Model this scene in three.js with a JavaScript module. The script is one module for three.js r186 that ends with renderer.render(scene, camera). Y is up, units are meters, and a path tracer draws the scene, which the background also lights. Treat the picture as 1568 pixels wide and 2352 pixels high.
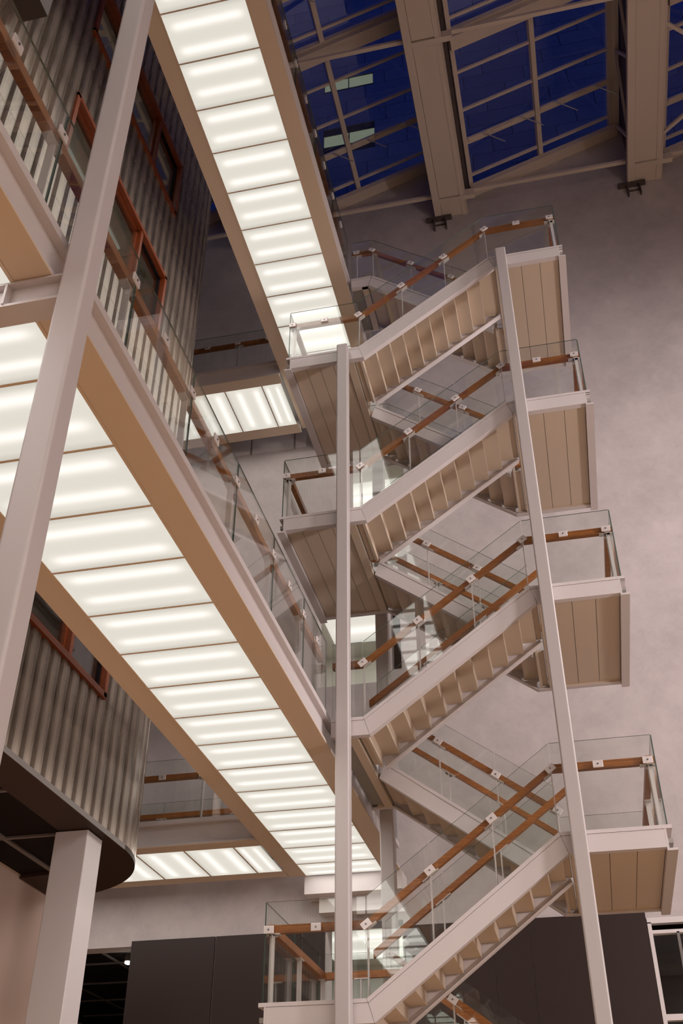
import * as THREE from 'three';
import { mergeGeometries } from 'three/addons/utils/BufferGeometryUtils.js';
import { RoundedBoxGeometry } from 'three/addons/geometries/RoundedBoxGeometry.js';
import { RectAreaLightUniformsLib } from 'three/addons/lights/RectAreaLightUniformsLib.js';

// ------------------------------------------------------------------ camera, sky, big lights, exposure
RectAreaLightUniformsLib.init();
const scene = new THREE.Scene();
const camera = new THREE.PerspectiveCamera(52.62, 1568 / 2352, 0.1, 300);
camera.position.set(0, 1.2, 0);
camera.rotation.order = 'YXZ';
camera.rotation.set(THREE.MathUtils.degToRad(35.786), THREE.MathUtils.degToRad(12.64), 0);
const renderer = new THREE.WebGLRenderer({ antialias: true });
renderer.toneMapping = THREE.LinearToneMapping;
renderer.toneMappingExposure = 1.0;
renderer.shadowMap.enabled = true;
scene.background = new THREE.Color().setRGB(0.011, 0.021, 0.125);      // even dusk sky
const LIGHT = { bridge: 2.6, corridor: 2.6, gallery: 9, lobby: 1.6, color: new THREE.Color().setRGB(1, 0.94, 0.885) };  // gallery: the unseen lamps out of view that light the far wall
const GLOW = 1.12;
// unseen floodlights on the right wall, out of view, placed to light the far wall: [place, aim, candela, half angle]
const UNSEEN_FLOODS = [
  [[14.6, 17.0, -10.0], [3.0, 11.5, -20.6], 900, .86],
  [[14.6, 5.5, -6.5], [1.0, 8.5, -20.6], 520, .9],
];

// ------------------------------------------------------------------ heights (metres above the hall floor)
const H = 1.2;
const l = [0, 2.68, 6.54, 10.40, 14.20, 18.12].map((v) => v + H);      // left landings and bridge decks
const r = [0.76, 4.61, 8.45, 12.27, 16.09].map((v) => v + H);          // right landings
const WZ = -20.6;                                                      // the concrete far wall
const XL = -2.81, XR = -0.17;                                          // where the flights meet the landings

// ------------------------------------------------------------------ textures
let seed = 7;
const rnd = () => ((seed = (seed * 1664525 + 1013904223) >>> 0) / 4294967296);
function noiseGrid(n) { const a = new Float32Array(n * n); for (let i = 0; i < a.length; i++) a[i] = rnd(); return a; }
function fbm(W, Hh, octaves) {                                         // tileable layered value noise, octaves: [cells x, cells y, weight]
  const out = new Float32Array(W * Hh); let tot = 0;
  for (const [cx, cy, w] of octaves) {
    const n = Math.max(cx, cy), g = noiseGrid(n); tot += w;
    for (let y = 0; y < Hh; y++) for (let x = 0; x < W; x++) {
      const fx = x / W * cx, fy = y / Hh * cy, ix = Math.floor(fx), iy = Math.floor(fy);
      let tx = fx - ix, ty = fy - iy; tx = tx * tx * (3 - 2 * tx); ty = ty * ty * (3 - 2 * ty);
      const q = (i, j) => g[((iy + j) % cy) * n + ((ix + i) % cx)];
      out[y * W + x] += w * (q(0, 0) * (1 - tx) * (1 - ty) + q(1, 0) * tx * (1 - ty) + q(0, 1) * (1 - tx) * ty + q(1, 1) * tx * ty);
    }
  }
  for (let i = 0; i < out.length; i++) out[i] /= tot;
  return out;
}
function tex(W, Hh, fn, srgb, size) {                                  // size: metres covered by one repeat
  const d = new Uint8Array(W * Hh * 4);
  for (let y = 0; y < Hh; y++) for (let x = 0; x < W; x++) {
    const c = fn(x, y), i = (y * W + x) * 4;
    for (let k = 0; k < 3; k++) d[i + k] = Math.max(0, Math.min(255, (c.length ? c[k] : c) * 255));
    d[i + 3] = 255;
  }
  const t = new THREE.DataTexture(d, W, Hh); t.wrapS = t.wrapT = THREE.RepeatWrapping; t.magFilter = THREE.LinearFilter; t.minFilter = THREE.LinearFilter;
  if (srgb) t.colorSpace = THREE.SRGBColorSpace;
  if (size) t.repeat.set(1 / size[0], 1 / size[1]);
  t.needsUpdate = true; return t;
}
const N1 = fbm(512, 512, [[4, 4, 1], [9, 9, .8], [24, 24, .5], [60, 60, .35], [160, 160, .25]]);
const N2 = fbm(512, 512, [[128, 6, 1], [60, 3, .8], [256, 12, .6]]);
const N3 = fbm(512, 512, [[40, 2, 1], [100, 5, .7], [8, 8, .6], [180, 14, .4]]);
const tConcrete = tex(512, 512, (x, y) => { const v = .84 + .16 * (N1[y * 512 + x] - .5); return [v, v, v]; }, true, [3.7, 3.7]);
const tConcreteBump = tex(512, 512, (x, y) => N1[y * 512 + x], false, [1.3, 1.3]);
const tWood = tex(512, 512, (x, y) => { const v = .72 + .75 * (N2[x * 512 + y] - .5); return [v, v * .96, v * .9]; }, true, [.9, .16]);
const tMetal = tex(512, 512, (x, y) => { const v = .78 + .6 * (N3[y * 512 + x] - .5); return [v, v * .99, v * .97]; }, true, [2.1, 3.3]);
const tMetalRough = tex(512, 512, (x, y) => .72 + .5 * (N3[y * 512 + ((x + 77) & 511)] - .5), false, [2.1, 3.3]);
// what a lamp panel shows: two fluorescent tubes behind ribbed sheet
function glowMap(bands, ribs) {
  return tex(128, 512, (x, y) => {
    const v = y / 512, u = x / 128; let e = 0;
    for (const b of bands) e += Math.exp(-(((v - b) / .092) ** 2));
    const across = Math.min(1, Math.min(u, 1 - u) / .16), fall = across * across * (3 - 2 * across);
    const line = 1 - ribs * (y % 8 < 3 ? 1 : 0);
    const g = (.845 + .155 * Math.min(1, e) * fall) * line * (1 - .10 * (1 - Math.min(1, Math.min(v, 1 - v) / .10)));
    return [g, g * .982, g * .945 + .02 * e * fall];
  }, true, null);
}
const glowMaps = [glowMap([.28, .76], .02), glowMap([.22, .72], .012), glowMap([.33, .80], .02)];

// ------------------------------------------------------------------ materials
const std = (rgb, roughness, more = {}) => new THREE.MeshStandardMaterial({ color: new THREE.Color().setRGB(...rgb), roughness, metalness: 0, ...more });
const dark = (rgb, roughness, spec) => new THREE.MeshPhysicalMaterial({ color: new THREE.Color().setRGB(...rgb), roughness, metalness: 0, specularIntensity: spec });
const M = {
  concrete: std([.64, .56, .555], .9, { map: tConcrete, bumpMap: tConcreteBump, bumpScale: .002 }),
  paint: std([.60, .55, .55], .42),
  soffit: std([.57, .46, .36], .5),
  strip: std([.64, .50, .375], .5),
  roof: std([.55, .455, .385], .5),
  deck: std([.3, .28, .26], .8),
  darkPanel: dark([.026, .0145, .0125], .5, .55),
  darkCeiling: std([.02, .014, .013], .6),
  gridBar: std([.15, .13, .125], .5),
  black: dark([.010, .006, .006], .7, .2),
  wood: std([.66, .25, .068], .38, { map: tWood }),
  orange: std([.40, .085, .016], .42, { map: tWood }),
  metal: std([.40, .33, .285], .40, { metalness: .6, map: tMetal, roughnessMap: tMetalRough }),
  steel: std([.62, .6, .58], .3, { metalness: .8 }),
  clip: std([.70, .64, .63], .3, { metalness: .25 }),
  bolt: std([.18, .17, .17], .35, { metalness: .8 }),
  white: std([.72, .70, .64], .7),
  floor: std([.74, .52, .33], .5),  // unseen floor, its warm tone chosen to bounce light onto the undersides
  column: std([.57, .525, .54], .45),
  columnWhite: std([.46, .42, .415], .42),
  glassEdge: std([.06, .10, .085], .2),
  gutterDark: std([.07, .05, .045], .7),
  facade: [std([.34, .36, .42], .5), std([.30, .32, .39], .5), std([.37, .38, .43], .5)],
  glass: new THREE.MeshPhysicalMaterial({ color: new THREE.Color().setRGB(.962, .978, .966), roughness: 0, metalness: 0, transmission: 1, thickness: 0, ior: 1.5 }),
  roofGlass: new THREE.MeshPhysicalMaterial({ color: new THREE.Color().setRGB(.80, .86, .95), roughness: 0, metalness: 0, transmission: 1, thickness: 0, ior: 1.5 }),
  glows: glowMaps.map((map) => new THREE.MeshStandardMaterial({ color: 0x111111, roughness: .5, emissive: new THREE.Color().setRGB(1, .985, .95), emissiveMap: map, emissiveIntensity: GLOW })),
};

// ------------------------------------------------------------------ helpers
const origins = new WeakMap(), used = {};
function numbered(name) { used[name] = (used[name] ?? -1) + 1; return used[name] ? name + '_' + String(used[name]).padStart(3, '0') : name; }
function thing(name, label, category, at = [0, 0, 0], group) {
  const o = new THREE.Group(); o.name = numbered(name); o.position.set(...at); origins.set(o, at);
  o.userData = { label, category }; if (group) o.userData.group = group;
  scene.add(o); return o;
}
function structure(name, at = [0, 0, 0]) { const o = new THREE.Group(); o.name = numbered(name); o.position.set(...at); origins.set(o, at); o.userData = { kind: 'structure' }; scene.add(o); return o; }
function metricUV(g) {                                                  // uv in metres from the face's own plane
  const p = g.attributes.position, n = g.attributes.normal, uv = new Float32Array(p.count * 2);
  for (let i = 0; i < p.count; i++) {
    const ax = Math.abs(n.getX(i)), ay = Math.abs(n.getY(i)), az = Math.abs(n.getZ(i)), x = p.getX(i), y = p.getY(i), z = p.getZ(i);
    const [u, v] = ay >= ax && ay >= az ? [x, z] : ax >= az ? [z, y] : [x, y];
    uv[i * 2] = u; uv[i * 2 + 1] = v;
  }
  g.setAttribute('uv', new THREE.BufferAttribute(uv, 2)); return g;
}
function merged(list) {
  list = [].concat(list).map((g) => { const q = g.index ? g.toNonIndexed() : g; for (const k of Object.keys(q.attributes)) if (!['position', 'normal'].includes(k)) q.deleteAttribute(k); return q; });
  return metricUV(list.length > 1 ? mergeGeometries(list) : list[0]);
}
function mesh(name, geo, mat, parent) { const m = new THREE.Mesh(geo, mat); m.name = name; m.castShadow = m.receiveShadow = true; parent.add(m); return m; }
function part(name, geos, mat, parent) {                                // geometry given in hall coordinates
  const o = origins.get(parent) ?? [0, 0, 0], g = merged(geos); g.translate(-o[0], -o[1], -o[2]);
  const m = mesh(name, g, mat, parent); origins.set(m, o); return m;
}
function lone(name, geos, mat, label, category, group) {                // a thing that is one mesh
  const g = merged(geos); g.computeBoundingBox(); const b = g.boundingBox, at = [(b.min.x + b.max.x) / 2, b.min.y, (b.min.z + b.max.z) / 2];
  g.translate(-at[0], -at[1], -at[2]); const m = mesh(numbered(name), g, mat, scene); m.position.set(...at);
  m.userData = { label, category }; if (group) m.userData.group = group; return m;
}
function put(name, geo, mat, parent, p, turn) {                         // shared geometry at a place in the hall
  const o = origins.get(parent) ?? [0, 0, 0], m = mesh(name, geo, mat, parent); m.position.set(p[0] - o[0], p[1] - o[1], p[2] - o[2]);
  if (turn) m.quaternion.copy(turn); return m;
}
const bx = (x0, x1, y0, y1, z0, z1) => new THREE.BoxGeometry(Math.abs(x1 - x0), Math.abs(y1 - y0), Math.abs(z1 - z0)).translate((x0 + x1) / 2, (y0 + y1) / 2, (z0 + z1) / 2);
const rb = (x0, x1, y0, y1, z0, z1, rad = .02) => new RoundedBoxGeometry(Math.abs(x1 - x0), Math.abs(y1 - y0), Math.abs(z1 - z0), 3, rad).translate((x0 + x1) / 2, (y0 + y1) / 2, (z0 + z1) / 2);
function prismZ(pts, z0, z1, holes = []) {
  const s = new THREE.Shape(pts.map((p) => new THREE.Vector2(...p))); for (const h of holes) s.holes.push(new THREE.Path(h.map((p) => new THREE.Vector2(...p))));
  return new THREE.ExtrudeGeometry(s, { depth: Math.abs(z1 - z0), bevelEnabled: false }).translate(0, 0, Math.min(z0, z1));
}
function prismX(pts, x0, x1, holes) { return prismZ(pts.map(([z, y]) => [-z, y]), x0, x1, (holes ?? []).map((h) => h.map(([z, y]) => [-z, y]))).applyMatrix4(new THREE.Matrix4().makeRotationY(Math.PI / 2)); }   // points are (z, y)
function prismY(pts, y0, y1) { return prismZ(pts.map(([x, z]) => [x, -z]), y0, y1).rotateX(-Math.PI / 2); }                                                  // points are (x, z)
function hexa(A, B, h0, h1, N, o0, o1) {                                // a bar from A to B with upright ends, h0..h1 high, o0..o1 along the level normal N
  const P = (E, h, o) => [E[0] + N[0] * o, E[1] + h, E[2] + N[2] * o];
  const v = [P(A, h0, o0), P(B, h0, o0), P(B, h1, o0), P(A, h1, o0), P(A, h0, o1), P(B, h0, o1), P(B, h1, o1), P(A, h1, o1)];
  let f = [[0, 1, 2, 3], [5, 4, 7, 6], [4, 0, 3, 7], [1, 5, 6, 2], [3, 2, 6, 7], [4, 5, 1, 0]];
  const d = [B[0] - A[0], 0, B[2] - A[2]], c = d[2] * N[0] - d[0] * N[2];  // (d x up).N decides the winding
  if ((c > 0) !== (o1 > o0)) f = f.map((q) => [...q].reverse());
  const pos = []; for (const q of f) for (const i of [0, 1, 2, 0, 2, 3]) pos.push(...v[q[i]]);
  const g = new THREE.BufferGeometry(); g.setAttribute('position', new THREE.Float32BufferAttribute(pos, 3)); g.computeVertexNormals(); return g;
}
function bar(A, B, w, h = w) {                                          // a straight bar of w x h section between two points
  const a = new THREE.Vector3(...A), b = new THREE.Vector3(...B), d = b.clone().sub(a), L = d.length();
  const up = Math.abs(d.y / L) > .99 ? new THREE.Vector3(1, 0, 0) : new THREE.Vector3(0, 1, 0), m = new THREE.Matrix4().lookAt(b, a, up);
  return new THREE.BoxGeometry(w, h, L).applyMatrix4(m).translate(...a.add(b).multiplyScalar(.5).toArray());
}
function rod(A, B, rad) {
  const a = new THREE.Vector3(...A), b = new THREE.Vector3(...B), d = b.clone().sub(a), q = new THREE.Quaternion().setFromUnitVectors(new THREE.Vector3(0, 1, 0), d.clone().normalize());
  return new THREE.CylinderGeometry(rad, rad, d.length(), 12).applyQuaternion(q).translate(...a.add(b).multiplyScalar(.5).toArray());
}
const lerp3 = (A, B, t) => A.map((v, i) => v + (B[i] - v) * t);
function areaLight(w, d, p, intensity, color = LIGHT.color) {           // a lamp panel's own light, facing down
  const a = new THREE.RectAreaLight(color, intensity, w, d); a.position.set(...p); a.rotation.x = -Math.PI / 2; a.name = 'panel_light'; scene.add(a); return a;
}
const panelShape = {};
function lightPanel(x0, x1, z0, z1, y, parent, i, along = 'z') {
  const w = x1 - x0, d = Math.abs(z1 - z0), key = w.toFixed(3) + '_' + d.toFixed(3) + along;
  if (!panelShape[key]) {
    const g = new THREE.BoxGeometry(w, .02, d), p = g.attributes.position, uv = g.attributes.uv;
    for (let k = 0; k < p.count; k++) { const u = p.getX(k) / w + .5, v = p.getZ(k) / d + .5; along === 'z' ? uv.setXY(k, u, v) : uv.setXY(k, v, u); }
    panelShape[key] = g;
  }
  return put('light_panel', panelShape[key], M.glows[i % 3], parent, [(x0 + x1) / 2, y, (z0 + z1) / 2]);
}

// ------------------------------------------------------------------ the hall's shell
const hx0 = -13.5, hx1 = 15, hz1 = 9;
const bay = 5.722, X0 = -1.672;                                        // roof trusses stand every 5.7 m
const trussX = [-2, -1, 0, 1, 2].map((k) => X0 + bay * k);
const gl = (k) => ({ lo: [trussX[k] + 1.17, 26.89 + H], hi: [trussX[k] + 5.615, 28.53 + H] });

part('floor_slab', bx(hx0 - .3, hx1 + .3, -.3, 0, WZ - 12, hz1 + .3), M.floor, structure('floor'));
{
  const w = structure('wall_back'), pts = [[hx0, 0], [hx1, 0]];
  for (let k = 4; k >= 0; k--) { const g = gl(k); pts.push([g.hi[0] + .25, g.hi[1] + .2], [g.hi[0] + .05, g.hi[1] - .12], [g.lo[0] - .1, g.lo[1] - .16], [g.lo[0] - .25, g.lo[1] - .3]); }
  pts.push([hx0, 27 + H]);
  const hole = (x0, x1, y0, y1) => [[x0, y0], [x0, y1], [x1, y1], [x1, y0]];
  part('wall_core', prismZ(pts.filter((p) => p[0] <= hx1), WZ - .4, WZ, [hole(-13, -8.95, .01, 5.1 + H), hole(1.17, 9, .01, 5.08 + H), hole(-4.9, -3.42, l[1] + .0, l[1] + 2.6), hole(-5.3, -3.5, l[2] + .02, l[2] + 2.7), hole(-5.2, -3.5, l[3] + .02, l[3] + 2.9), hole(-4.4, -3.0, l[4] + .02, l[4] + 2.6)]), M.concrete, w);
  const xs = [-8.95, -7.17, -5.4, -4.95];
  const panel = (x0, x1, y0 = .02, y1 = 5.19 + H) => part('wall_panel', bx(x0 + .012, x1 - .012, y0, y1, WZ, WZ + .05), M.darkPanel, w);
  panel(-8.95, -7.17); panel(-7.17, -5.4); panel(-5.4, -4.93); panel(-3.4, -1.69); panel(-1.69, -1.0); panel(-1.0, 1.13);
  part('wall_panel', bx(-4.93, -3.4, .02, l[1] - .02, WZ, WZ + .05), M.darkPanel, w);
  part('wall_panel', bx(-4.93, -3.4, l[1] + 2.62, 5.19 + H, WZ, WZ + .05), M.darkPanel, w);
  part('wall_panel', bx(-3.40, -3.24, l[3] + .3, l[3] + 1.95, WZ, WZ + .03), M.black, w);  // black sheet standing for the dark door opening
  // pale band of sheets below the upper gallery
  for (const [a, b] of [[-12.9, -11.2], [-11.2, -9.5], [-9.5, -7.1], [-7.1, -5.9], [-5.9, -5.55]]) part('wall_panel', bx(a + .03, b - .03, 17.5 + H, 18.4 + H, WZ, WZ + .04), M.paint, w);
}
{ // right wall with unseen lamp galleries, out of view, placed to light the far wall
  const w = structure('wall_right');
  part('wall_slab', bx(hx1, hx1 + .3, 0, 30 + H, WZ, hz1), M.concrete, w);
  for (let k = 2; k <= 5; k++) {
    part('unseen_gallery_slab', bx(hx1 - 2.2, hx1, l[k] - .4, l[k], -3.4, hz1 - 2.3), M.paint, w);
    for (let i = 0; i < 4; i++) lightPanel(hx1 - 1.9, hx1 - .3, -3 + 2.4 * i, -.8 + 2.4 * i, l[k] - .42, w, i);
    areaLight(1.55, 9.4, [hx1 - 1.1, l[k] - .45, 1.7], LIGHT.gallery);
  }
}
part('wall_slab', bx(hx0 - .3, hx0, 0, 30 + H, WZ - 12, hz1), M.concrete, structure('wall_left'));
part('wall_slab', bx(-9.35, -9.06, 0, 5.17 + H, -17.1, hz1), std([.40, .285, .24], .8), structure('wall_side'));
{ // lobby rooms behind the openings, each with a ceiling lamp
  const w = structure('wall_lobby');
  for (const [k, x0, x1, h] of [[1, -6.2, -2.2, 2.8], [2, -6.2, -2.4, 2.9], [3, -6.2, -2.5, 3.1], [4, -5.6, -2.0, 2.8]]) {
    const y = l[k];
    part('lobby_wall', [bx(x0 - .1, x0, y - .2, y + h, WZ - 4.4, WZ - .4), bx(x1, x1 + .1, y - .2, y + h, WZ - 4.4, WZ - .4), bx(x0, x1, y - .2, y + h, WZ - 4.5, WZ - 4.4)], M.white, w);
    part('lobby_floor', bx(x0, x1, y - .2, y, WZ - 4.4, WZ - .4), M.deck, w);
    part('lobby_ceiling', bx(x0, x1, y + h, y + h + .1, WZ - 4.5, WZ - .4), M.white, w);
    lightPanel(x0 + .6, x1 - .6, WZ - 3.6, WZ - 1.2, y + h - .03, w, 0);
    areaLight(x1 - x0 - 1.3, 2.3, [(x0 + x1) / 2, y + h - .05, WZ - 2.4], LIGHT.lobby);
  }
}
{ // ground-floor room behind the left opening
  const w = structure('ceiling_back_room'), y = 5.12 + H, z0 = WZ - 10, z1 = WZ - .4;
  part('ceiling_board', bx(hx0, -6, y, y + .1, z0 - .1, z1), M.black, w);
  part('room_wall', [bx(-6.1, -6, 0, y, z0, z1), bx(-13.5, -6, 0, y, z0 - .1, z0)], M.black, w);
  for (let k = 0; k < 6; k++) { const z = -21.9 - 1.8 * k; if (z > z0) part('grid_bar', bx(-13, -6.1, y - .03, y, z - .025, z + .025), M.gridBar, w); }
  for (const x of [-11.6, -9.75, -7.9]) part('grid_bar', bx(x - .025, x + .025, y - .031, y, z0, z1), M.gridBar, w);
}
{ // ground-floor window at the right
  const w = structure('window_4'), z0 = WZ - .12, z1 = WZ + .04;
  part('window_frame', [bx(1.13, 9, 4.98 + H, 5.08 + H, z0, z1), bx(1.13, 1.2, 0, 5.0 + H, z0, z1), bx(1.2, 9, 4.80 + H, 4.86 + H, z0, z1), bx(1.2, 9, 3.36 + H, 3.46 + H, z0, z1)], M.paint, w);
  for (let k = 0; k < 6; k++) part('mullion', bx(1.62 + 1.3 * k, 1.67 + 1.3 * k, 0, 4.82 + H, z0, z1), M.gridBar, w);
  for (let k = 0; k < 6; k++) part('glass_pane', bx((k ? .37 + 1.3 * k : 1.2), 1.62 + 1.3 * k, .02, 4.80 + H, WZ - .08, WZ - .06), M.glass, w);
  const room = structure('wall_office');
  part('room_wall', [bx(1.1, 9.2, -.02, 5.3 + H, WZ - 5, WZ - 4.9), bx(1.0, 1.1, 0, 5.3 + H, WZ - 5, WZ - .4), bx(9.1, 9.2, 0, 5.3 + H, WZ - 5, WZ - .4), bx(1, 9.2, 5.2 + H, 5.3 + H, WZ - 5, WZ - .4)], M.black, room);  // the dark of the unlit room is put into the wall colour
}
{ // the hall behind the camera: unseen galleries, their lamps placed to light stair and wall
  const w = structure('wall_front');
  part('wall_slab', bx(hx0, hx1, 0, 30 + H, hz1, hz1 + .3), M.concrete, w);
  for (let k = 2; k <= 5; k++) {
    part('unseen_gallery_slab', bx(hx0, hx1, l[k] - .4, l[k], hz1 - 2.2, hz1), M.paint, w);
    for (let i = 0; i < 4; i++) { const x = 5.2 + i * 2.4; lightPanel(x, x + 2.3, hz1 - 1.9, hz1 - .3, l[k] - .42, w, i, 'x'); }
    areaLight(9.4, 1.55, [9.95, l[k] - .45, hz1 - 1.1], LIGHT.gallery);
  }
}

// ------------------------------------------------------------------ roof: trusses, gutters, sawtooth glazing
const zT = [0, -1.18, -2.23, -3.43].map((d) => -20.05 - 0 - d);        // transoms of one module: -20.05 -18.87 -17.82 -16.62
const moduleZ = 5.06, zN = 6;
const trussWords = ['leftmost', 'second from the left', 'third from the left', 'fourth from the left, right of centre', 'rightmost'];
trussX.forEach((x, k) => {
  const t = thing('roof_truss', ['steel roof truss hidden behind the clad block at the far left', 'steel roof truss above the upper light bridge', 'beige roof truss with a broad gutter soffit, left of the large blue skylight', 'beige roof truss with bolted bracing, right of the large blue skylight', 'steel roof truss beyond the right edge of the picture'][k], 'roof truss', [x, 25.75 + H, WZ]);
  const y = 25.75 + H, y2 = 28.35 + H, z1 = hz1;
  part('bottom_chord', rb(x, x + .215, y, y + .25, WZ + .02, z1, .012), M.roof, t);
  part('top_chord', bx(x - .02, x + .16, y2, y2 + .2, WZ + .02, z1), M.roof, t);
  for (let i = 0, z = WZ + .25; z < z1 - 1.3; i++, z += 1.25) {
    part('lattice_bar', i % 2 ? bar([x + .07, y + .2, z], [x + .07, y2 + .05, z + 1.25], .07) : bar([x + .07, y2 + .05, z], [x + .07, y + .2, z + 1.25], .07), M.roof, t);
  }
  for (let m = 0; m < zN; m++) part('cross_piece', bx(x + .215, x + 1.27, y + .02, y + .30, WZ + .55 + moduleZ * m, WZ + .70 + moduleZ * m), M.roof, t);
  for (let m = 0; m < zN; m++) for (const dx of [.42]) part('node_plate', bx(x + .215, x + dx, y + .31, y + .33, WZ + .42 + moduleZ * m, WZ + .86 + moduleZ * m), M.roof, t);
  part('wall_bracket', [bx(x - .28, x + .5, y - .10, y - .0, WZ, WZ + .14), bx(x - .05, x - .02, y - .52, y - .1, WZ, WZ + .16), bx(x + .30, x + .33, y - .52, y - .1, WZ, WZ + .16), bx(x - .05, x + .33, y - .30, y - .26, WZ, WZ + .04)], M.gutterDark, t);
  const g = thing('roof_gutter', ['flat gutter lining left of the clad block', 'flat gutter lining above the upper light bridge', 'broad beige gutter soffit beside the truss left of the large skylight', 'broad beige gutter soffit beside the truss right of the large skylight', 'gutter lining beyond the right edge of the picture'][k], 'gutter', [x + .6, 25.8 + H, WZ]);
  for (let m = 0; m < zN; m++) {
    const za = WZ + (m ? .72 + moduleZ * (m - 1) : .0), zb = WZ + .54 + moduleZ * m;
    part('soffit_panel', bx(x + .225, x + .97, y + .06, y + .10, za + .01, zb - .01), M.roof, g);
  }
  part('frame_strip', [bx(x + .97, x + 1.0, y + .03, y + .7, WZ, z1), bx(x + .83, x + .97, y + .045, y + .062, WZ, z1)], M.roof, g);
  part('upstand', [bx(x + .2, x + .24, y + .25, 28.9 + H, WZ + .02, z1), bx(x + 1.0, x + 1.1, 26.5 + H, 26.8 + H, WZ, z1)], M.gutterDark, g);
  part('gutter_bed', bx(x + .2, x + 1.1, y + .9, y + .95, WZ, z1), M.gutterDark, g);
});
for (let k = 0; k < 5; k++) {                                           // the glazing bays
  const { lo, hi } = gl(k), sk = thing('skylight', ['sloping skylight glazing at the far left beyond the clad block', 'sloping skylight glazing above the clad block and the upper light bridge', 'large sloping skylight with the lit tower windows behind it, left of the broad gutter', 'large deep blue sloping skylight in the middle of the roof with opener arms', 'sloping skylight cut by the right edge of the picture'][k], 'skylight', [lo[0], lo[1], WZ]);
  const dx = hi[0] - lo[0], dy = hi[1] - lo[1], L = Math.hypot(dx, dy), e = [dx / L, dy / L], n = [-e[1], e[0]];
  const at = (s, d) => [lo[0] + e[0] * s + n[0] * d, lo[1] + e[1] * s + n[1] * d];
  const strip = (s0, s1, d0, d1, z0, z1) => prismZ([at(s0, d0), at(s1, d0), at(s1, d1), at(s0, d1)], z0, z1);
  const mid = L * .494;
  part('frame_rail', [strip(-.07, .06, -.12, .02, WZ, hz1), strip(L - .08, L + .05, -.14, .02, WZ, hz1)], M.roof, sk);
  part('mullion', strip(mid - .07, mid + .07, -.15, .015, WZ, hz1), M.roof, sk);
  for (let m = 0; m < zN; m++) {
    const zo = WZ + moduleZ * m;
    if (zo > hz1 - .5) break;
    part('edge_beam', [strip(-.1, L + .1, -.36, -.17, zo - (m ? .2 : 0), zo + (m ? .2 : .34)), strip(0, L, -.16, .02, zo - (m ? .26 : 0), zo + (m ? .26 : .12))], M.roof, sk);
    for (const [i, d] of [.55, 1.75, 2.8, 4.0].entries()) {
      const z = zo + d, w = i === 1 ? .09 : .035;
      for (const [a, b] of [[.06, mid - .07], [mid + .07, L - .08]]) {
        if (z > hz1 - .3) continue;
        part('transom', strip(a, b, -.075, .012, z - w, z + w), M.roof, sk);
        if (i === 1 && k > 0 && k < 4 && m < 2) {
          part('transom', strip(a + .05, b - .05, -.11, -.07, z + .01, z + .12), M.roof, sk);
          const lp = (t, q) => { const p = at(a + (b - a) * t, q); return [p[0], p[1], z + .1]; };
          part('motor_box', strip(a + (b - a) * .36, a + (b - a) * .68, -.16, -.11, z + .03, z + .10), M.roof, sk);
          for (const tt of [.24, .8]) { const p = lp(tt, -.1), q = [p[0] + .6, p[1] - .33, p[2] - .2]; part('opener_arm', [rod(p, q, .017), bx(p[0] - .04, p[0] + .04, p[1] - .03, p[1] + .03, p[2] - .03, p[2] + .03)], M.steel, sk); }
        }
      }
    }
    const cuts = [.12, .55, 1.75, 2.8, 4.0, moduleZ - .26];
    for (let i = 0; i < 5; i++) for (const [a, b] of [[.02, mid - .02], [mid + .02, L - .02]]) part('glass_pane', strip(a, b, 0, .012, zo + cuts[i] + (i ? .012 : 0), Math.min(zo + cuts[i + 1] - .012, hz1)), M.roofGlass, sk);
  }
}
for (let k = 0; k < 4; k++) for (let m = 0; m < 3; m++) {               // level tie bars between the trusses
  const y = 26.08 + H, z = WZ + .62 + moduleZ * m;
  if ((k === 0 && m > 0) || (k === 3 && m > 1)) continue;
  lone('tie_bar', rb(trussX[k] + 1.27, trussX[k + 1] - .0, y - .055, y + .055, z - .055, z + .055, .01), M.roof,
    `steel tie bar ${['left of the clad block', 'left of the broad gutter', 'below the large blue skylight', 'right of the bolted truss'][k]}, ${['against the far wall', 'one bay from the wall', 'overhead, nearest'][m]}`, 'tie bar');
}
for (const [a, b, w] of [[-15.3, -19.72, 'upper'], [-19.72, -15.3, 'lower']])
  lone('bracing_bar', bar([trussX[3] + .3, (w === 'upper' ? 26.06 : 25.95) + H, a], [trussX[4], (w === 'upper' ? 26.06 : 25.95) + H, b], .09), M.roof, `${w} of the two diagonal bracing bars bolted to the truss at the right edge`, 'bracing');
{
  const w = structure('ceiling_roof_edge');
  part('roof_board', [bx(hx0 - .3, trussX[0] + 1.1, 26.7 + H, 26.9 + H, WZ, hz1), bx(trussX[4] + .2, hx1 + .3, 26.7 + H, 26.9 + H, WZ, hz1)], M.gutterDark, w);
}

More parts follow.
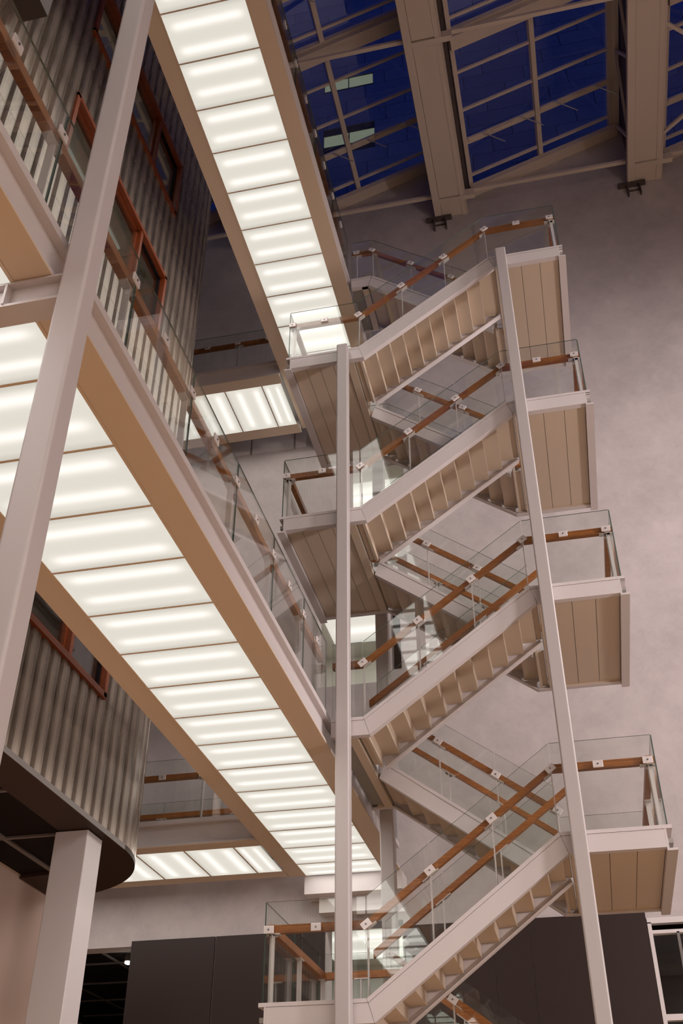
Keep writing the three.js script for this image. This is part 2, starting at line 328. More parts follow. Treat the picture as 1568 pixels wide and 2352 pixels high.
// ------------------------------------------------------------------ the clad block at the left
const unseenLampGlow = std([.3, .3, .3], .6); unseenLampGlow.emissive = new THREE.Color().setRGB(.25, .25, .22);
const PX = -6.76, PS = 5.175 + H, PT = 26 + H, PC = -14.85, PR = 2.27;
{
  const w = structure('wall_clad'), cx = PX - PR;
  const wins = [[6.98, 8.7], [14.70, 16.48], [18.5, 20.2]].map(([a, b]) => [a + H, b + H]), wz0 = -13.42, wz1 = -9.12;
  const inner = PX - .12;
  part('wall_core', prismX([[PC, PS], [hz1, PS], [hz1, PT], [PC, PT]], inner - .12, inner, wins.map(([a, b]) => [[wz0, a], [wz0, b], [wz1, b], [wz1, a]])), M.gutterDark, w);
  const arc = [], n = 24; for (let i = 0; i <= n; i++) { const a = Math.PI / 2 * i / n; arc.push([cx + (PR - .12) * Math.cos(a), PC - (PR - .12) * Math.sin(a)]); }
  const arcIn = arc.map(([x, z]) => [cx + (x - cx) * .92, PC + (z - PC) * .92]).reverse();
  part('wall_core', [prismY([...arc, ...arcIn], PS, PT), bx(cx - .3, cx, PS, PT, PC - PR + .12, hz1)], M.soffit, w);
  const prof = [[0, 0], [.035, 0], [.06, .065], [.262, .065], [.287, 0], [.315, 0], [.315, -.02], [0, -.02]];
  const shapes = {};
  const pan = (y0, y1) => { const k = (y1 - y0).toFixed(3); return shapes[k] ??= merged(prismZ(prof, 0, y1 - y0 - .008).rotateX(-Math.PI / 2)); };   // x along the wall, z: -depth
  const sheet = (p, turn, y0, y1) => { const q = new THREE.Quaternion().setFromAxisAngle(new THREE.Vector3(0, 1, 0), turn); put('cladding_panel', pan(y0, y1), M.metal, w, [p[0], y0, p[1]], q); };
  const laps = [5.175, 6.1, 9.95, 13.8, 17.66, 21.45, PT - H].map((v) => v + H);
  // outward is -z of the profile after the turn; for the straight side outward must be +x
  for (let i = 0; i < 46; i++) {
    const z = PC + .315 * i, zm = z + .16, inW = zm > wz0 - .05 && zm < wz1 + .05;
    for (let b = 0; b < 6; b++) {
      let y0 = laps[b], y1 = laps[b + 1];
      if (b === 0) continue; if (b === 1) y0 = laps[0];
      const win = inW && wins.find(([a, c]) => a < y1 && c > y0);
      if (i >= 30) { if (b !== 1) { continue; } y1 = laps[6]; }
      if (win && i < 30) { if (win[0] - y0 > .05) sheet([PX - .065, z], -Math.PI / 2, y0, win[0]); if (y1 - win[1] > .05) sheet([PX - .065, z], -Math.PI / 2, win[1], y1); } else sheet([PX - .065, z], -Math.PI / 2, y0, y1);
    }
  }
  const da = .315 / (PR - .04);
  for (let i = 0; i < 11; i++) {
    const a = da * (i + 1), p = [cx + (PR - .065) * Math.cos(a), PC - (PR - .065) * Math.sin(a)];
    for (let b = 1; b < 6; b++) sheet(p, -Math.PI / 2 + a - da / 2, b === 1 ? laps[0] : laps[b], laps[b + 1]);
  }
  // windows with orange timber frames
  wins.forEach(([a, b], i) => {
    const s = structure('window_' + (i + 1)), x1 = PX + .045, x0 = PX - .16, t = .075;
    part('window_frame', [bx(x0, x1, a - .02, a + t, wz0 - .02, wz1 + .02), bx(x0, x1, b - t, b + .02, wz0 - .02, wz1 + .02), bx(x0, x1, a, b, wz0 - .02, wz0 + t), bx(x0, x1, a, b, wz1 - t, wz1 + .02)], M.orange, s);
    const ms = [-12.15, -10.75];
    for (const m of ms) part('mullion', bx(x0 + .02, x1 - .02, a + t, b - t, m - .045, m + .045), M.orange, s);
    const e = [wz0 + t, ms[0] - .045, ms[0] + .045, ms[1] - .045, ms[1] + .045, wz1 - t];
    for (let k = 0; k < 3; k++) {
      part('sash', [bx(x0 + .03, x0 + .1, a + t, a + t + .05, e[2 * k], e[2 * k + 1]), bx(x0 + .03, x0 + .1, b - t - .05, b - t, e[2 * k], e[2 * k + 1]), bx(x0 + .03, x0 + .1, a + t, b - t, e[2 * k], e[2 * k] + .05), bx(x0 + .03, x0 + .1, a + t, b - t, e[2 * k + 1] - .05, e[2 * k + 1])], k ? M.orange : M.black, s);
      part('glass_pane', bx(x0 + .055, x0 + .075, a + t, b - t, e[2 * k] + .01, e[2 * k + 1] - .01), M.glass, s);
    }
  });
  part('pod_floor', bx(cx, inner - .13, PS + .02, PS + .1, PC - .8, hz1), M.gutterDark, w);
  for (const y of [10.1, 13.9, 17.7, 21.6]) {
    part('pod_floor', bx(cx, inner - .13, y + H, y + H + .2, PC - .8, hz1), M.white, w);
    part('unseen_ceiling_lamp', bx(-8.4, -7.9, y + H - .04, y + H - .002, -13.4, -9.2), unseenLampGlow, w);  // unseen room lamps, placed to brighten the windows of the block
    if (y !== 13.9) areaLight(.5, 4.2, [-8.15, y + H - .05, -11.3], .8);
  }
  // dark underside: wide rim, recessed field, pale grid
  const c = structure('ceiling_clad'), rim = [[PX, hz1], [PX, PC]];
  for (let i = 1; i <= n; i++) { const a = Math.PI / 2 * i / n; rim.push([cx + PR * Math.cos(a), PC - PR * Math.sin(a)]); }
  rim.push([cx, -15.9]);
  for (let i = 0; i <= 8; i++) { const a = Math.PI / 2 * (1 - i / 8); rim.push([cx + .6 + 1.05 * Math.cos(a), -14.6 - 1.2 * Math.sin(a)]); }
  rim.push([PX - .58, hz1]);
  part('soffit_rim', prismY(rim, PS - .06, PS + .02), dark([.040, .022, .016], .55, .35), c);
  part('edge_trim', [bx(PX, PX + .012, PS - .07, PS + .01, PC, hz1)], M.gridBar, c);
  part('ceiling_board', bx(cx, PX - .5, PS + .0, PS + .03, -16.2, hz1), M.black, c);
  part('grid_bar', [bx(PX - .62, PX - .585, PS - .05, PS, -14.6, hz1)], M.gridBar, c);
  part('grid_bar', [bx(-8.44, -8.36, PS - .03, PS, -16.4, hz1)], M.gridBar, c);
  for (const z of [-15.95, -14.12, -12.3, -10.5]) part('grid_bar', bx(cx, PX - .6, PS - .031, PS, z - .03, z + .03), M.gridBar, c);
}
lone('dark_box', bx(-6.66, -6.2, 15.35 + H, 15.9 + H, -7.2, 1), M.gutterDark, 'dark box fixed high on the clad block at the top left corner', 'duct');  // plain dark box, its use left open
lone('support_column', rb(-7.43, -6.91, 0, PS - .07, -14.38, -13.86, .015), M.columnWhite, 'thick square pale column carrying the rounded corner of the clad block', 'column');

// ------------------------------------------------------------------ columns of the stair and the near bridge column
lone('stair_column', rb(-3.19, -2.985, 0, 14.15 + H, -13.985, -13.79, .025), M.columnWhite, 'slim white square column rising in front of the left stair landings', 'column');
lone('stair_column', rb(-.02, .185, 0, 16.10 + H, -13.985, -13.79, .025), M.columnWhite, 'slim white square column leaning in view across the right stair landings', 'column');
lone('stair_column', rb(-3.19, -2.95, 0, 17.6 + H, -17.42, -17.19, .025), M.columnWhite, 'white square column behind the stair, at the far end of the lower light bridge', 'column');
lone('stair_column', rb(-.02, .185, 0, 15.8 + H, -17.42, -17.19, .025), M.columnWhite, 'white square column behind the right landings, mostly hidden by them', 'column');
{
  const t = thing('bridge_column', 'large lilac-white steel column close by at the left, cutting across the lower light bridge', 'column', [-3.13, 0, -4.82]);
  part('shaft', rb(-3.24, -3.025, 0, 17.6 + H, -4.92, -4.72, .028), M.column, t);
  part('base_plate', bx(-3.4, -2.87, 0, .03, -5.06, -4.58), M.column, t);
  const y = 6.09 + H;
  part('arm_web', bx(-3.82, -3.24, y - .24, y, -4.93, -4.80), M.column, t);
  part('arm_flange', [bx(-3.82, -3.24, y - .265, y - .24, -4.94, -4.74), bx(-3.82, -3.24, y - .02, y, -4.94, -4.74)], M.column, t);
  part('gusset_plate', bx(-3.70, -3.68, y - .24, y - .02, -4.80, -4.73), M.column, t);
  part('arm_box', bx(-5.2, -3.82, y - .265, y, -4.95, -4.78), M.column, t);
}

// ------------------------------------------------------------------ balustrades
const clipGeo = merged(new RoundedBoxGeometry(.14, .10, .022, 2, .006)), boltGeo = merged(new THREE.CylinderGeometry(.011, .011, .012, 10).rotateX(Math.PI / 2));
// runs: [A, B, N, joints, clips]: glass foot line A-B, inward normal N, fractions where panes meet and where clips sit
function balustrade(label, runs, opt = {}) {
  const t = thing('glass_balustrade', label, 'balustrade', runs[0][0]), hgt = opt.height ?? 1.27, hr = opt.rail ?? .87;
  for (const [A, B, N, joints = [], clips = [], o = {}] of runs) {
    const len = Math.hypot(B[0] - A[0], B[2] - A[2]), cut = [0, ...joints, 1], gap = .009 / len;
    for (let i = 0; i + 1 < cut.length; i++) {
      const pane = part('glass_pane', hexa(lerp3(A, B, cut[i] + gap), lerp3(A, B, cut[i + 1] - gap), 0, hgt, N, -.008, .008), [M.glass, M.glassEdge], t);
      pane.geometry.addGroup(0, 12, 0); pane.geometry.addGroup(12, 24, 1);
    }
    if (o.noRail) continue;
    const a = lerp3(A, B, -(o.ext0 ?? -.003) / len), b = lerp3(A, B, 1 + (o.ext1 ?? -.003) / len);
    part('handrail', hexa(a, b, hr, hr + .105, N, .04, .125), M.wood, t);
    const ang = Math.atan2(B[1] - A[1], len), out = new THREE.Vector3(-N[0], 0, -N[2]), along = new THREE.Vector3(B[0] - A[0], B[1] - A[1], B[2] - A[2]).normalize();
    let ax = along.clone(); const zz = out.clone(), yy = new THREE.Vector3().crossVectors(zz, ax); if (yy.y < 0) { ax.negate(); yy.negate(); }
    const q = new THREE.Quaternion().setFromRotationMatrix(new THREE.Matrix4().makeBasis(ax, yy, zz));
    for (const c of clips) {
      const p = lerp3(A, B, c), h = hr + .035, cp = [p[0] - N[0] * .02, p[1] + h, p[2] - N[2] * .02];
      const m = put('clip', clipGeo, M.clip, t, cp, q), bo = mesh('bolt', boltGeo, M.bolt, m); bo.position.set(0, 0, .014);
    }
    for (const c of o.posts ?? [...joints]) {
      const d = .007 / len, p0 = lerp3(A, B, c - d), p1 = lerp3(A, B, c + d);
      part('post', hexa(p0, p1, 0, hr - .012, N, .045, .115), M.clip, t);
      part('rail_bracket', hexa(lerp3(A, B, Math.max(.004, c - .11 / len)), lerp3(A, B, Math.min(.996, c + .11 / len)), hr - .014, hr, N, .04, .125), M.clip, t);
    }
  }
  return t;
}

// ------------------------------------------------------------------ stair flights and landings
const D = .29, words = ['lowest', 'second from the bottom', 'third from the bottom', 'topmost'];
const ZF = [-14.0, -15.42], ZR = [-15.72, -17.15];
function flight(label, xl, yl, xr, yr, [zf, zb]) {
  xl += .002; xr -= .002;
  const t = thing('stair_flight', label, 'stair flight', [Math.min(xl, xr), Math.min(yl, yr), (zf + zb) / 2]);
  const s = (yr - yl) / (xr - xl), k = Math.hypot(1, s), sh = (d) => (d * k - d) / s;
  const band = (d0, d1, z0, z1) => prismZ([[xl + sh(d0), yl - d0], [xl + sh(d1), yl - d1], [xr + sh(d1), yr - d1], [xr + sh(d0), yr - d0]], z0, z1);
  for (const [z, o] of [[zf, -1], [zb, 1]]) {
    part('stringer', [band(.055, D, z, z + o * .03), band(D - .022, D, z + o * .03, z + o * .105), band(.055, .08, z + o * .03, z + o * .09)], M.paint, t);
    part('glass_channel', [band(0, .05, z - o * .006, z + o * .012), band(0, .05, z + o * .05, z + o * .068), band(.03, .055, z + o * .012, z + o * .05)], M.paint, t);
  }
  const n = 10, up = s > 0 ? 1 : -1, x0 = up > 0 ? xl : xr, y0 = Math.min(yl, yr) - .215, run = (xr - xl) / n * up, rise = Math.abs(yr - yl) / n, th = .045;
  for (let i = 0; i < n; i++) {
    const a = x0 + run * i, y = y0 + rise * i, e = th * up;
    part('step', prismZ([[a, y - th], [a, y + rise], [a + run + e * .0, y + rise], [a + run, y + rise - th], [a + e, y + rise - th], [a + e, y - th]], zb + .076, zf - .076), M.soffit, t);
  }
  for (const [a, b, y] of [[xl - .1, xl - .002, yl], [xr + .002, xr + .1, yr]]) part('floor_plate', bx(a, b, y - .215, y - .175, zb + .076, zf - .076), M.soffit, t);
  return t;
}
function landing(label, x0, x1, y, outer, opt = {}) {                   // outer: -1 when the free end is at x0, +1 at x1
  const t = thing('stair_landing', label, 'stair landing', [(x0 + x1) / 2, y - D, (ZF[0] + ZR[1]) / 2]), zf = ZF[0], zb = ZR[1];
  const xi = outer < 0 ? x1 : x0, xo = outer < 0 ? x0 : x1, m = (D * .24) / .725;
  const e = (d, o) => -o * .33 * d + (outer < 0 ? -.004 : .004);           // the mitre towards the flight
  const slab = (d0, d1, o, z0, z1) => prismZ(outer < 0 ? [[x0, y - d0], [x0, y - d1], [x1 + e(d1, o), y - d1], [x1 + e(d0, o), y - d0]] : [[x0 + e(d0, o), y - d0], [x0 + e(d1, o), y - d1], [x1, y - d1], [x1, y - d0]], z0, z1);
  const xs = opt.bridge ? xo : xo - outer * .106, fas = (d0, d1, o, z0, z1) => prismZ(outer < 0 ? [[xs, y - d0], [xs, y - d1], [x1 + e(d1, o), y - d1], [x1 + e(d0, o), y - d0]] : [[x0 + e(d0, o), y - d0], [x0 + e(d1, o), y - d1], [xs, y - d1], [xs, y - d0]], z0, z1);
  const web = (z, o) => part('stringer', [fas(.055, D, o, z, z + o * .03), fas(D - .022, D, o, z + o * .03, z + o * .105)], M.paint, t);
  const cap = (z, o) => part('glass_channel', [slab(0, .05, o, z - o * .006, z + o * .012), slab(0, .05, o, z + o * .05, z + o * .068), slab(.03, .055, o, z + o * .012, z + o * .05)], M.paint, t);
  web(zf, -1); web(zb, 1); cap(zf, -1); cap(zb, 1);
  if (!opt.bridge) {
    const d = -outer;                                                   // towards the middle of the landing
    part('end_beam', [bx(xo + d * .075, xo + d * .105, y - D - .02, y - .03, zb, zf), bx(xo - d * .03, xo + d * .105, y - D - .05, y - D - .02, zb - .02, zf + .02), bx(xo, xo + d * .105, y - .05, y - .02, zb, zf)], M.paint, t);
    part('glass_channel', [bx(xo, xo + d * .018, y - .02, y + .0, zb, zf), bx(xo + d * .05, xo + d * .07, y - .02, y, zb, zf)], M.paint, t);
  }
  part('edge_beam', bx(xi + outer * .115, xi + outer * .25, y - D + .0, y - .23, zb + .11, zf - .11), M.soffit, t);
  part('deck', bx(outer < 0 ? x0 + .01 : x0 + .106, outer < 0 ? x1 - .106 : x1 - .01, y - .23, y - .17, zb + .03, zf - .03), M.deck, t);
  const a = Math.min(xo - outer * .11, xi + outer * .26), b = Math.max(xo - outer * .11, xi + outer * .26), n = opt.panels ?? 3;
  if (!opt.bridge) for (let i = 0; i < n; i++) {
    const w = (b - a) / n;
    part('soffit_panel', bx(a + w * i + .004, a + w * (i + 1) - .004, y - D + .035, y - D + .055, zb + .11, zf - .11), M.soffit, t);
  }
  part('soffit_border', [bx(a, b, y - D + .01, y - D + .06, zf - .03, zf - .115), bx(a, b, y - D + .01, y - D + .06, zb + .03, zb + .115)], M.soffit, t);
  return t;
}
for (let i = 1; i <= 4; i++) {
  flight(`front stair flight rising to the right, ${words[i - 1]} of the four`, XL, l[i], XR, r[i], ZF);
  flight(`rear stair flight rising to the left, ${i === 4 ? 'topmost, reaching the upper light bridge' : words[i] + ' of the five seen'}`, XL, l[i + 1], XR, r[i], ZR);
  landing(`cantilevered right stair landing with panelled underside, ${words[i - 1]} of the four`, XR, 1.28, r[i], 1);
  if (i !== 2) landing(`cantilevered left stair landing with panelled underside, ${i === 1 ? 'lowest, at the bottom edge' : i === 3 ? 'above the lower light bridge' : 'topmost, in front of the upper light bridge'}`, -4.24, XL, l[i], -1, { panels: 4 });
}
flight('lowest rear stair flight rising to the left, cut by the bottom edge of the picture', XL, l[1], XR, r[0], ZR);
landing('right stair landing below the bottom edge of the picture', XR, 1.28, r[0], 1);
landing('short left landing where the lower light bridge meets the stair', -3.3, XL, l[2], -1, { bridge: true });
{
  const y = l[5], t = thing('bridge_landing', 'small white landing joining the topmost rear flight to the upper light bridge', 'stair landing', [-3.05, y - D, -16.4]);
  part('stringer', [prismZ([[-3.3, y - .055], [-3.3, y - D], [XL - .11, y - D], [XL - .03, y - .055]], ZR[0] - .03, ZR[0]), bx(-3.3, XL - .11, y - D, y - D + .022, ZR[0] - .03, ZR[0] - .105), prismZ([[-3.3, y - .055], [-3.3, y - D], [XL - .11, y - D], [XL - .03, y - .055]], ZR[1], ZR[1] + .03)], M.paint, t);
  part('glass_channel', [bx(-3.3, XL - .03, y - .05, y, ZR[0] + .006, ZR[0] - .012), bx(-3.3, XL - .03, y - .05, y, ZR[0] - .05, ZR[0] - .068), bx(-3.3, XL - .03, y - .05, y, ZR[1], ZR[1] + .06)], M.paint, t);
  part('deck', bx(-3.3, XL - .106, y - .23, y - .17, ZR[1] + .03, ZR[0] - .03), M.deck, t);
  part('edge_beam', bx(XL - .25, XL - .115, y - D, y - .23, ZR[1] + .03, ZR[0] - .03), M.soffit, t);
}
// their glass
const zg = ZF[0] - .031, zgi = ZF[1] + .031, zr = ZR[0] - .031, zri = ZR[1] + .031, IN = [0, 0, -1], OUT = [0, 0, 1];
for (let i = 1; i <= 4; i++) {
  const w = words[i - 1] + ' of the four', A = [XL, l[i], zg], B = [XR, r[i], zg];
  balustrade(`near-side glass balustrade of a rising front flight, ${w}`, [[A, B, IN, [1 / 3, 2 / 3], [0.0, 1 / 3, 2 / 3, .995], { posts: [.003, 1 / 3, 2 / 3, .997] }]]);
  balustrade(`inner glass balustrade of a rising front flight, ${w}`, [[[XL, l[i], zgi], [XR, r[i], zgi], OUT, [1 / 3, 2 / 3], [], { ext0: .15, ext1: .15 }]]);
  const xe = 1.23;
  balustrade(`glass balustrade around a right landing, ${w}`, [
    [[XR, r[i], zg], [xe, r[i], zg], IN, [], [.455, .93], { posts: [.93] }],
    [[xe, r[i], zg], [xe, r[i], zri], [-1, 0, 0], [.5], [], { posts: [.03, .5, .97] }],
    [[xe, r[i], zri], [XR, r[i], zri], OUT, [], [], { posts: [.5] }]]);
  if (i !== 2) balustrade(`glass balustrade around a left landing, ${i === 1 ? 'lowest, at the bottom edge' : i === 3 ? 'above the lower light bridge' : 'topmost, before the upper light bridge'}`, [
    [[-4.2, l[i], zg], [XL, l[i], zg], IN, [], [.04, .51], { posts: [.06] }],
    [[-4.2, l[i], zri], [-4.2, l[i], zg], [1, 0, 0], [.5], [], { posts: [.03, .5, .97] }],
    [[XL, l[i], zri], [-4.2, l[i], zri], OUT, [], [], { posts: [.5] }]]);
  balustrade(`near-side glass balustrade of a rear flight, ${i === 4 ? 'topmost, below the roof' : words[i] + ' of the five seen'}`, [[[XL, l[i + 1], zr], [XR, r[i], zr], IN, [1 / 3, 2 / 3], [0, 1 / 3, 2 / 3, 1], { posts: [.003, 1 / 3, 2 / 3, .997] }]]);
  balustrade(`far-side glass balustrade of a rear flight, ${i === 4 ? 'topmost, below the roof' : words[i] + ' of the five seen'}`, [[[XL, l[i + 1], zri], [XR, r[i], zri], OUT, [1 / 3, 2 / 3], [0, 1 / 3, 2 / 3, 1]]]);
}
balustrade('glass balustrade of the lowest rear flight, at the bottom edge of the picture', [[[XL, l[1], zr], [XR, r[0], zr], IN, [1 / 3, 2 / 3], [0, 1 / 3, 2 / 3, 1]], [[XL, l[1], zri], [XR, r[0], zri], OUT, [1 / 3, 2 / 3], []]]);
balustrade('short glass balustrade at the front of the small landing beside the upper light bridge', [[[-3.3, l[5], zr], [XL, l[5], zr], IN, [], [.25], { posts: [.25] }], [[XL, l[5], zri], [-3.3, l[5], zri], OUT, [], []]]);
balustrade('short glass balustrade where the lower light bridge meets the front stair column', [[[-3.3, l[2], zg], [XL, l[2], zg], IN, [], [.3], { posts: [.3] }]]);

// ------------------------------------------------------------------ light bridges
const BX = -3.333, BW = -5.54, PA = -5.2, PB = -3.675;                 // right face, left face, lamp field
function bridge(label, y, z0, z1) {                                     // z0 near end, z1 far end
  const t = thing('light_bridge', label, 'footbridge', [(BX + BW) / 2, y - .44, (z0 + z1) / 2]), sy = y - .44;
  const chan = (x, o) => prismZ([[x, y], [x + o * .11, y], [x + o * .11, sy + .02], [x + o * .0, sy + .02], [x, sy + .045], [x + o * .075, sy + .06], [x + o * .075, y - .03], [x, y - .022]], z1, z0);
  part('girder', chan(BX, -1), M.paint, t); part('girder', chan(BW, 1), M.paint, t);
  part('glass_channel', [bx(BX - .02, BX - .008, y, y + .08, z1, z0), bx(BX - .075, BX - .06, y, y + .08, z1, z0), bx(BX - .06, BX - .02, y, y + .03, z1, z0)], M.paint, t);
  part('glass_channel', [bx(BW + .02, BW + .008, y, y + .08, z1, z0), bx(BW + .075, BW + .06, y, y + .08, z1, z0), bx(BW + .06, BW + .02, y, y + .03, z1, z0)], M.paint, t);
  part('soffit_strip', bx(PB + .03, BX - .0, sy, sy + .02, z1, z0), M.strip, t); part('soffit_strip', bx(BW, PA - .03, sy, sy + .02, z1, z0), M.strip, t);
  part('lamp_rail', bx(PB, PB + .028, sy - .006, sy + .03, z1, z0), M.strip, t); part('lamp_rail', bx(PA - .028, PA, sy - .006, sy + .03, z1, z0), M.strip, t);
  part('deck', bx(BW + .11, BX - .11, y - .12, y - .02, z1, z0), M.deck, t);
  const seams = []; for (let z = -5.807 + .963 * 12; z > z1 + .2; z -= .963) if (z < z0 - .1) seams.push(z);
  const cut = [z0, ...seams, z1]; let i = 0;
  for (let k = 0; k + 1 < cut.length; k++) {
    if (k) part('panel_divider', bx(PA, PB, sy - .004, sy + .03, cut[k] - .014, cut[k] + .014), M.strip, t);
    let a = cut[k]; if (opt52 && Math.abs(cut[k + 1] + 5.807) < .01) { part('cross_beam', bx(PA, PB, sy - .02, sy + .03, -5.12, -4.78), M.strip, t); lightPanel(PA, PB, cut[k + 1] + .014, -5.12, sy + .012, t, i++); lightPanel(PA, PB, -4.78, cut[k] - .014, sy + .012, t, i++); continue; }
    lightPanel(PA, PB, cut[k + 1] + .014, a - .014, sy + .012, t, i++);
  }
  const group = [];                                                     // one light per panel near the camera, where glass mirrors them, and per five panels beyond
  for (let k = 0; k + 1 < cut.length; k++) { const last = group[group.length - 1]; if (last && cut[k] < -4 && last[0] < -4 && last[2] < 5) { last[1] = cut[k + 1]; last[2]++; } else group.push([cut[k], cut[k + 1], 1]); }
  for (const [a, b, n] of group) areaLight(PB - PA - .1, a - b - (n > 1 ? .06 : .24), [(PA + PB) / 2, sy - .012, (a + b) / 2], LIGHT.bridge);
  return t;
}
let opt52 = true;
bridge('lower light bridge with glowing panelled underside, running from the left edge to the stair', l[2], 6.7, -20.05);
opt52 = false;
bridge('upper light bridge with glowing panelled underside, running from the top edge to the stair', l[5], 6.7, -20.05);
lone('bridge_header', [bx(BW + .3, -3.3, 5.75 + H, 6.09 + H, -20.052, WZ + .002), bx(-5.0, -3.5, 5.45 + H, 5.75 + H, WZ + .3, WZ + .002)], M.paint, 'cream bulkhead closing the far end of the lower light bridge at the wall', 'beam');
lone('bridge_header', bx(BW + .3, -3.3, 17.33 + H, 17.67 + H, -20.052, WZ + .002), M.paint, 'cream bulkhead closing the far end of the upper light bridge at the wall', 'beam');
function bridgeGlass(label, x, N, y, zs, ends) {                        // zs: joints; ends: [near, far]
  const clips = [], joints = [], L = ends[0] - ends[1];
  for (const z of zs) { if (z < ends[0] - .1 && z > ends[1] + .1) joints.push((ends[0] - z) / L); }
  for (let z = zs[0]; z > ends[1] + .1; z -= .803) if (z < ends[0] - .05) clips.push((ends[0] - z) / L);
  balustrade(label, [[[x, y + .035, ends[0]], [x, y + .035, ends[1]], N, joints, clips]], { height: 1.25, rail: .90 });
}
const jz = []; for (let k = -7; k < 12; k++) jz.push(-4.505 - 1.61 * k);
const gx = BX - .04, gw = BW + .04, RIGHT_IN = [-1, 0, 0], LEFT_IN = [1, 0, 0];
bridgeGlass('long glass balustrade on the near right side of the lower light bridge', gx, RIGHT_IN, l[2], jz, [6.6, -13.95]);
bridgeGlass('glass balustrade at the far right end of the lower light bridge behind the stair', gx, RIGHT_IN, l[2], jz, [-17.2, -20.0]);
bridgeGlass('long glass balustrade on the left side of the lower light bridge, facing the clad block', gw, LEFT_IN, l[2], jz, [6.6, -17.8]);
bridgeGlass('long glass balustrade on the right side of the upper light bridge, below the skylight', gx, RIGHT_IN, l[5], jz, [6.6, -15.66]);
bridgeGlass('glass balustrade at the far right end of the upper light bridge behind the stair', gx, RIGHT_IN, l[5], jz, [-17.2, -20.0]);
bridgeGlass('long glass balustrade on the left side of the upper light bridge', gw, LEFT_IN, l[5], jz, [6.6, -17.8]);

// ------------------------------------------------------------------ cross galleries along the far wall
function gallery(label, y, glassLabel, rearLabel) {
  const x0 = -13.4, x1 = BW - .01, za = -17.76, zb = -20.0, sy = y - .44;
  const t = thing('light_gallery', label, 'footbridge', [(x0 + x1) / 2, sy, (za + zb) / 2]);
  const chan = (z, o) => prismX([[z, y], [z + o * .11, y], [z + o * .11, sy + .02], [z, sy + .02], [z, sy + .045], [z + o * .075, sy + .06], [z + o * .075, y - .03], [z, y - .022]], x0, x1);
  part('girder', chan(za, -1), M.paint, t); part('girder', chan(zb, 1), M.paint, t);
  part('glass_channel', [bx(x0, x1, y, y + .06, za - .02, za - .008), bx(x0, x1, y, y + .06, za - .075, za - .06)], M.paint, t);
  part('soffit_strip', bx(x0, x1, sy, sy + .02, za, -18.08), M.strip, t); part('soffit_strip', bx(x0, x1, sy, sy + .02, -19.65, zb), M.strip, t);
  part('deck', bx(x0, x1, y - .12, y - .02, zb + .11, za - .11), M.deck, t);
  const cut = [x1 - .03]; for (let x = -6.08; x > x0 + .2; x -= .955) cut.push(x); cut.push(x0);
  for (let k = 0; k + 1 < cut.length; k++) {
    if (k) part('panel_divider', bx(cut[k] - .014, cut[k] + .014, sy - .004, sy + .03, -19.65, -18.08), M.strip, t);
    lightPanel(cut[k + 1] + .014, cut[k] - .014, -19.65, -18.08, sy + .012, t, k + 1, 'x');
  }
  areaLight(x1 - x0 - .1, 1.5, [(x0 + x1) / 2, sy - .012, -18.86], LIGHT.corridor);
  const L = x1 - x0, at = (x) => (x1 - x) / L, js = [], cs = [];
  for (let x = -6.68; x > x0 + .3; x -= 1.61) js.push(at(x)); for (let x = -5.88; x > x0 + .3; x -= .805) cs.push(at(x));
  balustrade(glassLabel, [[[x1, y + .03, za - .04], [x0, y + .03, za - .04], [0, 0, -1], js, cs]], { height: 1.22, rail: .84 });
  balustrade(rearLabel, [[[x1, y + .03, zb + .04], [x0, y + .03, zb + .04], [0, 0, 1], js, cs]], { height: 1.22, rail: .84 });
}
gallery('lower cross gallery with glowing underside along the far wall, beside the clad block', l[2], 'glass balustrade on the front of the lower cross gallery', 'glass balustrade on the wall side of the lower cross gallery');
gallery('upper cross gallery with glowing underside along the far wall, left of the topmost landing', l[5] - .17, 'glass balustrade on the front of the upper cross gallery', 'glass balustrade on the wall side of the upper cross gallery');

// ------------------------------------------------------------------ small lamp in the back room
{
  const t = thing('downlight', 'small bright round downlight in the dark ceiling at the lower left', 'lamp', [-9.32, 4.97 + H, WZ - .75]);
  part('housing', new THREE.CylinderGeometry(.075, .075, .12, 24, 1, true).translate(-9.32, 5.06 + H, WZ - .75), M.gridBar, t);
  const lens = new THREE.MeshStandardMaterial({ color: 0, emissive: new THREE.Color().setRGB(1, .93, .8), emissiveIntensity: 14 });
  part('lamp_lens', new THREE.SphereGeometry(.07, 20, 12).scale(1, .5, 1).translate(-9.32, 4.97 + H, WZ - .75), lens, t);
  const s = new THREE.SpotLight(new THREE.Color().setRGB(1, .92, .8), 3, 0, 1.1, .6); s.position.set(-9.32, 4.95 + H, WZ - .75); s.target.position.set(-9.32, 0, WZ - .75); s.castShadow = true; scene.add(s, s.target);
}

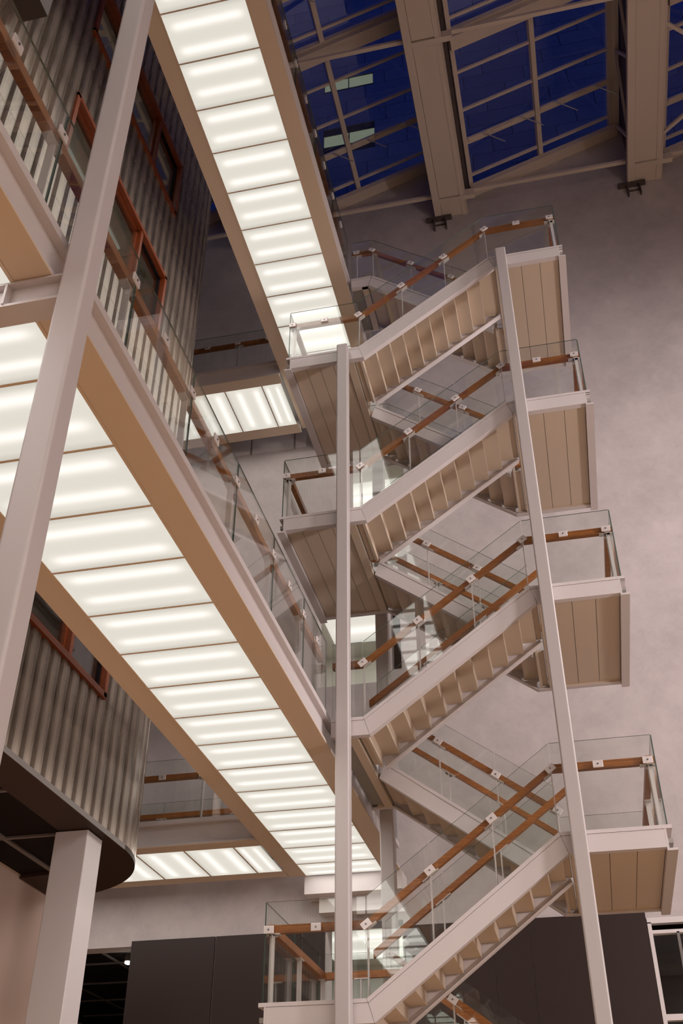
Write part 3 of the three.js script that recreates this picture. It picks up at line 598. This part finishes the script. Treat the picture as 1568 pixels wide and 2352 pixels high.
// ------------------------------------------------------------------ unseen floodlights out of view, lighting the far wall from the right
UNSEEN_FLOODS.forEach(([p, aim, I, half], i) => {
  const t = thing('unseen_floodlight', ['unseen black lamp high on the right wall, out of view, lighting the far wall', 'unseen black lamp low on the right wall, out of view, lighting the far wall'][i], 'lamp', p);
  const P = new THREE.Vector3(...p), dir = new THREE.Vector3(...aim).sub(P).normalize(), e = (k) => P.clone().addScaledVector(dir, k).toArray();
  part('lamp_body', rod(e(-.18), e(.05), .22), M.black, t);
  const wall = i < 2 ? [hx1 - .01, p[1], p[2]] : [p[0], p[1], hz1 - .01];
  part('wall_arm', bar(e(-.1), wall, .06), M.black, t);
  const lens = new THREE.MeshStandardMaterial({ color: 0, emissive: new THREE.Color().setRGB(1, .88, .78), emissiveIntensity: 4 });
  part('lamp_lens', rod(e(.05), e(.06), .2), lens, t);
  const s = new THREE.SpotLight(new THREE.Color().setRGB(1, .90, .88), I, 0, half, 1); s.position.set(...e(.1)); s.target.position.set(...aim); s.shadow.radius = 50; s.castShadow = true; s.name = 'unseen_flood'; scene.add(s, s.target);
});

// ------------------------------------------------------------------ neighbouring tower above the skylight
{
  const z = -24.2, t = thing('outside_tower', 'dark blue panelled tower outside, seen through the skylight, with two lit windows', 'building', [0, 24, z]);
  part('tower_core', bx(-22, 26, 24, 75, z - 3, z - .06), M.gutterDark, t);
  const lit = std([.02, .02, .02], .4); lit.emissive = new THREE.Color().setRGB(.22, .22, .13); lit.emissiveIntensity = 1;
  const W = 2.4, hgt = .86, wins = [[-6.15, -4.1, 35.85 + H, 36.6 + H], [-6.15, -4.1, 39.7 + H, 40.45 + H]];
  for (let j = 0; j < 30; j++) for (let i = 0; i < 10; i++) {
    const x = -13.2 + i * W + (j % 3) * .8, y = 26.7 + H + j * hgt;
    const w = wins.find((q) => q[0] < x + W && q[1] > x && q[2] < y + hgt && q[3] > y);
    const v = M.facade[(i * 5 + j * 3) % 3];
    if (w) { if (w[0] - x > .15) part('facade_panel', bx(x + .012, w[0] - .03, y + .012, y + hgt - .012, z - .06, z), v, t); if (x + W - w[1] > .15) part('facade_panel', bx(w[1] + .03, x + W - .012, y + .012, y + hgt - .012, z - .06, z), v, t); continue; }
    part('facade_panel', bx(x + .012, x + W - .012, y + .012, y + hgt - .012, z - .06, z), v, t);
  }
  for (const q of wins) { const f = part('window_frame', [bx(q[0] - .1, q[1] + .1, q[3], q[3] + .35, z - .1, z - .02), bx(q[0] - .1, q[1] + .1, q[2] - .5, q[2], z - .08, z - .01), bx((q[0] + q[1]) / 2 - .02, (q[0] + q[1]) / 2 + .02, q[2], q[3], z - .06, z - .03)], M.gutterDark, t); part('lit_window', bx(q[0], q[1], q[2], q[3], z - .1, z - .05), lit, f); }
}

renderer.render(scene, camera);
